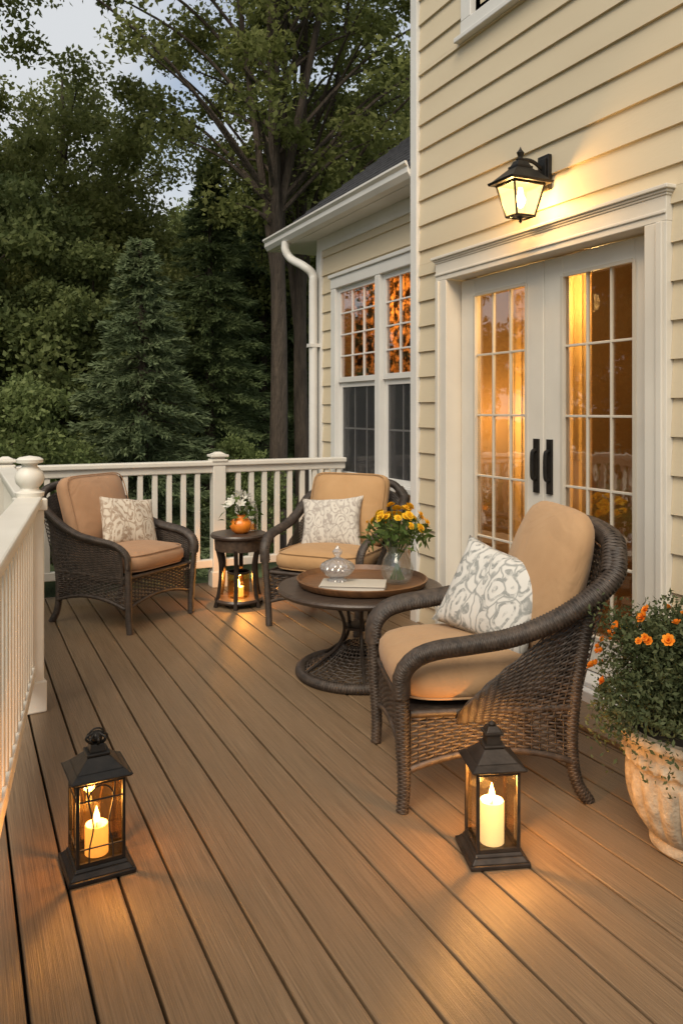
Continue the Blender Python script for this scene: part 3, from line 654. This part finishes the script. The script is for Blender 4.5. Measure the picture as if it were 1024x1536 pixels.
def bouquet(root,z0,nb,rad,zc,hz,matp,pr,leafm,nleaf,name='blossom',n=12,layers=4,w=.5,cup=.25,seed=1,ls=.05,spread=.07):
    rn=random.Random(seed); m=MB(); heads=[]
    for i in range(nb):
        a=rn.uniform(0,2*PI); q=math.sqrt(rn.random())*rad; h=zc+hz*(1-(q/rad)**2)*rn.uniform(.5,1.0)+rn.uniform(-.03,.02)
        p=Vector((q*math.cos(a),q*math.sin(a),h)); heads.append(p)
        m.tube(spline([(-p.x*.25,-p.y*.25,z0),(p.x*.2,p.y*.2,z0+(h-z0)*.5),p],4),.0022,5)
    m.build('stem',M_stem,root)
    for i,p in enumerate(heads):
        petals(p,Vector((p.x*1.6,p.y*1.6,.12)),pr*rn.uniform(.8,1.15),n,layers,seed*50+i,w,cup).build(name,matp,root)
    P=[]
    for i in range(nleaf):
        a=rn.uniform(0,2*PI); q=math.sqrt(rn.random())*rad*1.1; P.append((q*math.cos(a),q*math.sin(a),zc+.0-.3*q*q/rad+rn.uniform(-spread,.05)))
    mobj('leaves',leaves('leaves',np.array(P),ls,leafm,.4),root)
fv=empty('flower_vase',PT(.285,4.10,.4635),0,'round clear glass vase of yellow flowers on the tray','flower vase')
prof=[(.045,0),(.06,.006),(.082,.045),(.085,.08),(.07,.125),(.052,.155),(.054,.175),(.066,.195)]
m=MB(); m.lathe(prof+[(.063,.193),(.049,.16),(.064,.125),(.079,.08),(.077,.045),(.055,.012),(.0001,.010)],32); m.build('vase_body',M_vase,fv,smooth=True)
bouquet(fv,.02,36,.15,.29,.125,M_yel,.027,M_bouq,300,seed=4,spread=.05)
# ------------------------------------------------------------------ lanterns and candles
def candle(label,loc,r,h,power,group=None,mat=M_wax):
    root=empty('pillar_candle',loc,0,label,'candle',group)
    m=MB(); m.lathe([(.0001,0),(r,0),(r,h-.004),(r*.93,h),(r*.75,h-.004),(r*.3,h-.012),(.0001,h-.013)],24); m.build('wax',mat,root,smooth=True)
    m=MB(); m.tube([(0,0,h-.014),(.001,0,h+.006)],.0014,5); m.build('wick',M_wicking,root)
    m=MB(); m.lathe([(.0003,0),(.0065,.006),(.0095,.014),(.0085,.024),(.0045,.036),(.0003,.050)],14,(0,0,h+.002)); m.build('flame',M_flame,root,smooth=True)
    light('candle_light',(loc[0],loc[1],loc[2]+h+.062),power,(1,.52,.17),.018); return root
def lantern(label,loc,rz,w,h,fancy,mat):
    root=empty('candle_lantern',loc,rz,label,'lantern'); a=w/2; gm=M_aglass if fancy else M_lglass
    m=MB(); m.frus(0,a*1.06,.014,a*1.06); m.frus(.0138,a*1.0,.028,a*.86); m.frus(.0278,a*.86,.038,a*.80); m.build('base',mat,root,bevel=.003)
    zb,zt=.038,h*.69; q=a*.72
    for i,j in T:
        m=MB(); m.cbox((i*q,j*q,(zb+zt)/2),(.010,.010,zt-zb)); m.build('corner_post',mat,root,bevel=.002)
    for z in(zb+.006,zt-.006):
        m=MB()
        for sg in(-1,1): m.cbox((0,sg*q,z),(2*q-.0095,.009,.010)); m.cbox((sg*q,0,z),(.009,2*q-.0095,.010))
        m.build('frame',mat,root)
    if fancy:
        for sg in(-1,1):
            for ax in(0,1):
                m=MB()
                def pp(u,z): return (u,sg*(q+.002),z) if ax==0 else (sg*(q+.002),u,z)
                m.tube([pp(-q,zb+.05),pp(q,zb+.05)],.0026,5); m.tube([pp(-q,zt-.055),pp(q,zt-.055)],.0026,5)
                m.tube([Vector(pp(.55*q*math.cos(PI*k/8),zt-.055+.040*math.sin(PI*k/8))) for k in range(9)],.0022,5)
                for e in(-1,1):
                    m.tube([Vector(pp(x,z)) for x,z in [(p.x,p.y) for p in spline([(e*q*.52,zb,0),(e*q*.50,zb+.05,0),(e*q*.34,(zb+zt)/2-.01,0),(e*q*.55,zt-.055,0),(e*q*.62,zt-.005,0)],6)]],.0024,5)
                m.build('scrollwork',M_iron,root)
    for sg in(-1,1):
        m=MB(); m.box(-q+.004,q-.004,sg*(q-.006)-.001,sg*(q-.006)+.001,zb,zt); m.build('glass_pane',gm,root)
        m=MB(); m.box(sg*(q-.0065)-.001,sg*(q-.0065)+.001,-q+.008,q-.008,zb,zt); m.build('glass_pane',gm,root)
    m=MB(); m.frus(zt,a*.92,zt+.008,a*1.0); m.frus(zt+.0078,a*.96,zt+.022,a*.74); m.frus(zt+.0218,a*.74,zt+.055,a*.34); m.frus(zt+.0548,a*.38,zt+.064,a*.38); m.build('roof',mat,root,bevel=.003)
    m=MB(); z=zt+.0635
    if fancy:
        m.frus(z,a*.26,z+.022,a*.22)
        for k in range(8):
            an=2*PI*k/8; r_=a*.28; m.tube(spline([(r_*.6*math.cos(an),r_*.6*math.sin(an),z+.018),(r_*1.25*math.cos(an),r_*1.25*math.sin(an),z+.037),(r_*.3*math.cos(an),r_*.3*math.sin(an),z+.052)],4),.004,5)
        m.ball((0,0,z+.038),.018)
        m.tube([(.022*math.cos(t*PI/8),0,z+.045+.018*math.sin(t*PI/8)) for t in range(9)],.003,6)
    else:
        m.frus(z,a*.26,z+.03,a*.24); m.frus(z+.0298,a*.33,z+.036,a*.33); m.frus(z+.0358,a*.26,z+.052,a*.16); m.lathe([(a*.12,z+.051),(a*.14,z+.058),(.001,z+.066)],14)
    m.build('cap',mat,root,bevel=.002)
    return root
L1=plan(-.726,2.375); lantern('dark ornate lantern with scrolled wire sides, standing on the left of the deck',L1,-TH+R(28),.18,.405,True,M_black)
candle('short glowing candle inside the ornate left lantern',(L1.x,L1.y,.0385),.034,.085,4.5,mat=M_waxa)
L2=plan(.457,2.436); lantern('dark plain square lantern on the deck in front of the large armchair',L2,-TH+R(7),.172,.40,False,M_bronze)
candle('tall cream pillar candle inside the plain lantern before the large armchair',(L2.x,L2.y,.0385),.037,.125,10)
# ------------------------------------------------------------------ side table
S0=plan(-.712,5.55); st=empty('side_table',S0,-TH,'small dark side table with open legs between the two back armchairs','table')
m=MB(); m.lathe([(.0001,.465),(.175,.465),(.19,.474),(.194,.486),(.188,.498),(.0001,.50)],40); m.build('tabletop',M_table,st,smooth=True)
m=MB(); m.lathe([(.15,.385),(.163,.385),(.168,.464),(.15,.464)],40); m.build('apron',M_wick2,st,smooth=True)
for i in range(6):
    a=2*PI*(i+.5)/6; MB().tube(spline([(.155*math.cos(a),.155*math.sin(a),.40),(.130*math.cos(a),.130*math.sin(a),.28),(.140*math.cos(a),.140*math.sin(a),.12),(.170*math.cos(a),.170*math.sin(a),.0)],5),.015,8).build('leg',M_bronze,st,smooth=True)
m=MB(); m.lathe([(.0001,.03),(.16,.03),(.168,.042),(.16,.056),(.0001,.056)],40); m.build('shelf',M_table,st,smooth=True)
hc=empty('candle_holder',(S0.x,S0.y,.0565),0,'glass hurricane candle holder on the lower shelf of the side table','candle holder')
m=MB(); m.lathe([(.075,0),(.075,.17),(.072,.17),(.072,.003),(.0001,.003)],28); m.build('glass_cylinder',M_aglass,hc,smooth=True)
m=MB(); m.lathe([(.078,.165),(.08,.172),(.078,.178),(.072,.178),(.072,.165)],28); m.build('metal_rim',M_bronze,hc,smooth=True)
candle('small glowing candle in the glass holder under the side table',(S0.x,S0.y,.0605),.034,.065,9,mat=M_waxa)
ov=empty('orange_vase',(S0.x+.005,S0.y-.03,.501),0,'round orange vase of white lilies on the small side table','flower vase')
m=MB(); m.lathe([(.0001,0),(.04,0),(.062,.02),(.075,.05),(.07,.08),(.045,.105),(.032,.115),(.034,.125),(.029,.125),(.027,.11),(.0001,.10)],36,mod=lambda a,z:1+.035*abs(math.cos(4*a))); m.build('vase_body',M_orange,ov,smooth=True,ang=70)
bouquet(ov,.08,10,.10,.19,.07,M_wpet,.058,M_bouq,75,n=6,layers=1,w=.40,cup=.7,seed=9,ls=.06)
ag=empty('glass_jar',(S0.x+.105,S0.y+.05,.501),0,'pale glass jar beside the orange vase on the side table','jar')
m=MB(); m.lathe([(.0001,0),(.045,0),(.05,.01),(.05,.14),(.04,.165),(.042,.185),(.039,.185),(.037,.165),(.046,.14),(.046,.012),(.0001,.008)],24); m.build('jar_glass',M_vase,ag,smooth=True)
m=MB(); m.lathe([(.0001,.0085),(.044,.0085),(.044,.05),(.0001,.05)],20); m.build('jar_filling',M_amber,ag,smooth=True)
# ------------------------------------------------------------------ planter
PC=plan(1.10,2.48); pl=empty('flower_pot',PC,0,'pale weathered urn of trailing green herbs with orange blooms at the right edge','planter')
urn=[(.120,0),(.138,.008),(.140,.028),(.132,.038),(.150,.055),(.168,.08),(.184,.11),(.196,.145),(.204,.18),(.208,.21),(.208,.235),(.206,.245),(.196,.256),(.199,.268),(.213,.273),(.218,.285),(.213,.298),(.203,.306),(.205,.318),(.207,.335),(.228,.343),(.237,.352),(.239,.364),(.230,.375),(.205,.375),(.195,.35),(.18,.33)]
def urnmod(a,z):
    if .04<z<.243: return 1+.10*(abs(math.cos(10*a))**.55-.72)*math.sin(PI*(z-.03)/.22)**.6
    if .270<z<.303: return 1+.022*math.cos(34*a+z*120)
    if .303<=z<.34: return 1+.008*math.cos(20*a)
    return 1
m=MB(); m.lathe(urn,216,mod=urnmod); m.build('urn',M_terra,pl,smooth=True,ang=50)
m=MB(); m.lathe([(.0001,.335),(.19,.335),(.19,.345),(.0001,.35)],32); m.build('soil',M_soil,pl)
n=26000; NCL=120; ctr=rng.normal(size=(NCL,3))*np.array([.13,.13,.08])+np.array([0,0,.53]); ctr[:,2]=np.clip(ctr[:,2],.40,.69)
rr=np.hypot(ctr[:,0],ctr[:,1]); ctr[:,:2]*=np.minimum(1,.245/np.maximum(rr,.01))[:,None]
P1=ctr[rng.integers(0,NCL,n)]+rng.normal(size=(n,3))*.032
dr=[];
for i in range(54):
    an=rng.random()*2*PI; L=rng.uniform(.03,.15)
    for k in range(60):
        t=k/60; r_=.222+.085*t**.5+rng.normal()*.010; dr.append((r_*math.cos(an+.15*t)+rng.normal()*.012,r_*math.sin(an+.15*t)+rng.normal()*.012,.43-L*t*t*1.25+.04*math.sin(PI*t)+rng.normal()*.012))
for i in range(90):
    an=rng.random()*2*PI; el=rng.uniform(.15,1.5); q0=np.array([math.cos(an)*math.cos(el)*.22,math.sin(an)*math.cos(el)*.22,.50+.16*math.sin(el)]); dv=np.array([math.cos(an)*math.cos(el),math.sin(an)*math.cos(el),math.sin(el)+.3])
    L=rng.uniform(.04,.10)
    for k in range(26): dr.append(tuple(q0+dv*L*k/26+rng.normal(size=3)*.007))
P1=np.concatenate([P1,np.array(dr)]); mobj('foliage',leaves('foliage',P1,.019,M_herb,.45,up=.6),pl)
m=MB()
for i in range(60):
    q=ctr[i%55]; m.tube(spline([(q[0]*.3,q[1]*.3,.34),(q[0]*.7,q[1]*.7,(.34+q[2])/2+.03),(q[0],q[1],q[2]+.03)],3),.002,4)
m.build('stem',M_stem,pl)
rn=random.Random(8)
for i in range(46):
    an=rn.uniform(0,2*PI); el=rn.uniform(-.05,1.15); k=rn.uniform(1.0,1.08); p=Vector((.295*k*math.cos(an)*math.cos(el),.295*k*math.sin(an)*math.cos(el),.50+.225*k*math.sin(el)))
    petals(p,Vector((p.x*2.5+rn.uniform(-.3,.3),p.y*2.5+rn.uniform(-.3,.3),.3)),rn.uniform(.014,.027),7,3,i,.65,.7).build('blossom',M_opet,pl)

# ------------------------------------------------------------------ trees
def decid(h,cr,z0,ncl,per,size,tr,seed,mat,cl=(.45,.85),nl=16,lean=0,asp=.6,forks=0):
    rs=np.random.default_rng(seed); zc=(z0+h)/2; rz=(h-z0)/2
    d=unit(rs.normal(size=(ncl,3))); q=rs.random((ncl,1))**(1/2.4); c=d*q*np.array([cr,cr,rz])+np.array([0,0,zc])
    w=1+.18*np.sin(c[:,2:3]*1.7+rs.random()*6); c[:,:2]*=w
    rad=rs.uniform(cl[0],cl[1],(ncl,1)); idx=np.repeat(np.arange(ncl),per)
    off=rs.normal(size=(ncl*per,3)); off=unit(off)*(rs.random((ncl*per,1))**.5)*rad[idx]*np.array([1,1,.62])
    crown=leaves('crown',c[idx]+off,size,mat,asp,up=.8)
    m=MB(); P=spline([(0,0,0),(.05*h/10+lean*.2,.03,h*.25),(lean*.6,.08,h*.5),(lean,.0,h*.75),(lean*1.1,.05,h*.95)],6)
    n=len(P); m.tube(P,[tr*(1.25 if i==0 else 1)*(1-.85*i/(n-1)) for i in range(n)],10)
    for k in range(forks):
        a=2*PI*k/forks+.6; s=P[int(n*(.24+.05*k))]; r_=.07*h*(.6+.2*k)
        m.tube(spline([s,s+Vector((r_*.35*math.cos(a),r_*.35*math.sin(a),h*.14)),s+Vector((r_*.8*math.cos(a),r_*.8*math.sin(a),h*.33)),s+Vector((r_*1.3*math.cos(a),r_*1.3*math.sin(a),h*.58))],6),[tr*.50,.02],8)
    order=rs.permutation(ncl)[:nl]
    for k in order:
        t=Vector(c[k]); hd=math.hypot(t.x,t.y); zs=max(z0*.55,min(h*.85,t.z-hd*.9)); f=zs/(h*.95); i=min(int(f*(n-1)),n-2); s=P[i].lerp(P[i+1],f*(n-1)-i)
        mid=s.lerp(t,.5)+Vector((0,0,.12*hd)); m.tube(spline([s,mid,t],5),[tr*(1-.8*f)*.32+.008,.010],6)
    bmo=m.build('trunk',M_bark,smooth=True); me=bmo.data; bpy.data.objects.remove(bmo); return me,crown
def conifer(h,r,nb,per,mat,seed,tr=.12,size=.13,bare=.03):
    rs=np.random.default_rng(seed); C=[];A=[]; m=MB(); m.tube([(0,0,0),(.02,0,h*.5),(0,0,h*.98)],[tr,tr*.6,.01],8)
    for i in range(nb):
        t=rs.random()**.8; z=h*(bare+(1-bare)*t); L=r*(1-t)**.8*rs.uniform(.7,1.12)+.08; a=rs.random()*2*PI; dv=np.array([math.cos(a),math.sin(a),0]); droop=rs.uniform(.12,.4)
        k=max(8,int(per*(L/r+.12))); s=rs.random(k)**.7; p=dv*L*s[:,None]; p[:,2]+=z-droop*L*s**1.5+.10*L*s**4
        sp=rs.normal(size=(k,3))*np.array([.16,.16,.06])*(L*.75)*(1.05-s)[:,None]; p+=sp
        C.append(p); A.append(np.tile(dv,(k,1))+sp*2.2/max(L,.2)+np.array([0,0,-.2]))
        if i%3==0: m.tube([(0,0,z),(dv[0]*L*.7,dv[1]*L*.7,z-droop*L*.5)],[.02,.005],4)
    crown=leaves('crown',np.concatenate(C),size,mat,.26,axis=unit(np.concatenate(A)),up=1.0)
    bmo=m.build('trunk',M_bark); me=bmo.data; bpy.data.objects.remove(bmo); return me,crown
def tree(kind,name,label,xc,yc,sc=1.0,rot=0,group=None,sz=None,z=GZ):
    p=plan(xc,yc,z); root=empty(name,p,rot,label,'tree' if 'shrub' not in name else 'shrub',group); root.scale=(sc,sc,sz or sc)
    mobj('trunk',kind[0],root); mobj('crown',kind[1],root); return root
K_tall=decid(14,3.3,5.3,130,260,.105,.165,11,M_leafA,(.35,.7),50,forks=4)
K_tall2=decid(14,3.2,7.8,90,250,.11,.17,12,M_leafA,(.35,.75),30,.5)
K_bush=decid(9.8,2.9,.6,210,400,.115,.17,13,M_leafA,(.45,.85),16)
K_dense=decid(9.8,3.0,.4,210,270,.17,.17,14,M_leafB,(.55,1.0),14)
K_spruce=conifer(4.6,1.35,360,190,M_leafC,15,size=.10)
K_fir=conifer(8.0,1.9,380,180,M_leafD,16,.15,.15)
K_shrub=decid(2.7,.95,.15,80,190,.065,.04,17,M_leafS,(.2,.36),14)
def T_(kind,name,label,px,yc,sc=1,rot=0,group=None,sz=None): return tree(kind,name,label,(px-512)/1200*yc,yc,sc,rot,group,sz)
T_(K_tall,'tall_tree','tall tree with a forked dark trunk and spreading crown above the far roof corner',416,13,1,.4)
T_(K_tall,'tall_tree','tall straight-trunked tree just right of the forked trunk, by the downspout',456,14.5,.92,2.3)
T_(K_tall2,'tall_tree','tall tree whose high leaves hang into the top left of the photo',-80,12,1.0,1.0)
T_(K_bush,'leafy_tree','big olive green rounded tree rising at the left under the open sky',95,17,1,.2)
T_(K_spruce,'spruce_tree','mid green spruce standing just beyond the railing left of centre',212,11,1,.5)
T_(K_fir,'fir_tree','dark fir behind the mid green spruce, to its right',315,15,.86,1.0)
T_(K_fir,'fir_tree','dark fir between the trunks beside the downspout',395,18,1.0,2.2)
T_(K_bush,'leafy_tree','brighter green tree showing above the wing roof beside the tall wall',570,20,1.1,3.0)
T_(K_dense,'leafy_tree','dark leafy tree at the far left edge behind the low shrubs',-45,14,.68,1.3)
T_(K_dense,'leafy_tree','dark leafy tree right behind the mid green spruce, to its left',140,14,.52,3.3)
for i,(px,yc,sc,rot) in enumerate([(-40,25,.9,0),(90,27,.9,1),(200,24,.84,2),(290,26,.88,3),(380,25,.95,4),(470,27,1.05,5),(560,30,1.2,.6)]):
    T_(K_dense,'leafy_tree','dark leafy tree in the farthest row of the wood',px,yc,sc,rot,'trees in the farthest row')
T_(K_shrub,'garden_shrub','low bright green shrub beyond the railing at the left edge',20,9,.98,.3)
T_(K_shrub,'garden_shrub','second low shrub beyond the railing, between the left edge shrub and the spruce',95,10,.72,1.9)
T_(K_shrub,'garden_shrub','dark low shrub beyond the railing under the tall trunks',360,11.5,.7,2.9)
for i,(x,y,sc) in enumerate([(-7,9,.8),(-9,14,.85),(-5,17.5,.8),(-10,4,.8)]):
    p=Vector((x,y,GZ)); r=empty('leafy_tree',p,i*1.3,'leafy tree left of the deck, seen only as a reflection in the door glass','tree','trees to the left of the deck'); r.scale=(sc,)*3
    mobj('trunk',K_dense[0],r); mobj('crown',K_dense[1],r)

# ------------------------------------------------------------------ world, sun, camera
SD_=Vector((-.50,-.55,.80)).normalized(); el=math.asin(SD_.z); rot=math.atan2(SD_.x,SD_.y)
w=bpy.data.worlds.new('World'); scene.world=w; w.use_nodes=True; nt=w.node_tree; bg=nt.nodes['Background']
sk=nt.nodes.new('ShaderNodeTexSky'); sk.sky_type='NISHITA'; sk.sun_disc=False; sk.sun_elevation=el; sk.sun_rotation=rot; sk.air_density=1.2; sk.dust_density=2.0
tc=nt.nodes.new('ShaderNodeTexCoord'); no=nt.nodes.new('ShaderNodeTexNoise'); no.inputs['Scale'].default_value=3.2; no.inputs['Detail'].default_value=6
nt.links.new(tc.outputs['Generated'],no.inputs['Vector'])
rp=nt.nodes.new('ShaderNodeValToRGB'); rp.color_ramp.elements[0].position=.22; rp.color_ramp.elements[1].position=.54; nt.links.new(no.outputs['Fac'],rp.inputs['Fac'])
mx=nt.nodes.new('ShaderNodeMix'); mx.data_type='RGBA'; nt.links.new(rp.outputs['Color'],mx.inputs[0]); nt.links.new(sk.outputs[0],mx.inputs[6]); mx.inputs[7].default_value=(4.7,4.85,5.0,1)
nt.links.new(mx.outputs[2],bg.inputs['Color']); bg.inputs['Strength'].default_value=.15
sl=bpy.data.lights.new('sun','SUN'); sl.energy=3.1; sl.angle=R(35); sl.color=(1,.88,.70); so=bpy.data.objects.new('sun',sl); COL.objects.link(so); so.rotation_euler=SD_.to_track_quat('Z','Y').to_euler()
cam=bpy.data.cameras.new('camera'); co=bpy.data.objects.new('camera',cam); COL.objects.link(co); co.location=(0,0,1.35); co.rotation_euler=(R(90),0,-TH)
cam.sensor_width=36; cam.lens=1200/1536*36; cam.shift_y=-153/1536; cam.clip_end=500; cam.clip_start=.05
scene.camera=co
scene.view_settings.view_transform='Standard'; scene.view_settings.look='None'; scene.view_settings.exposure=0
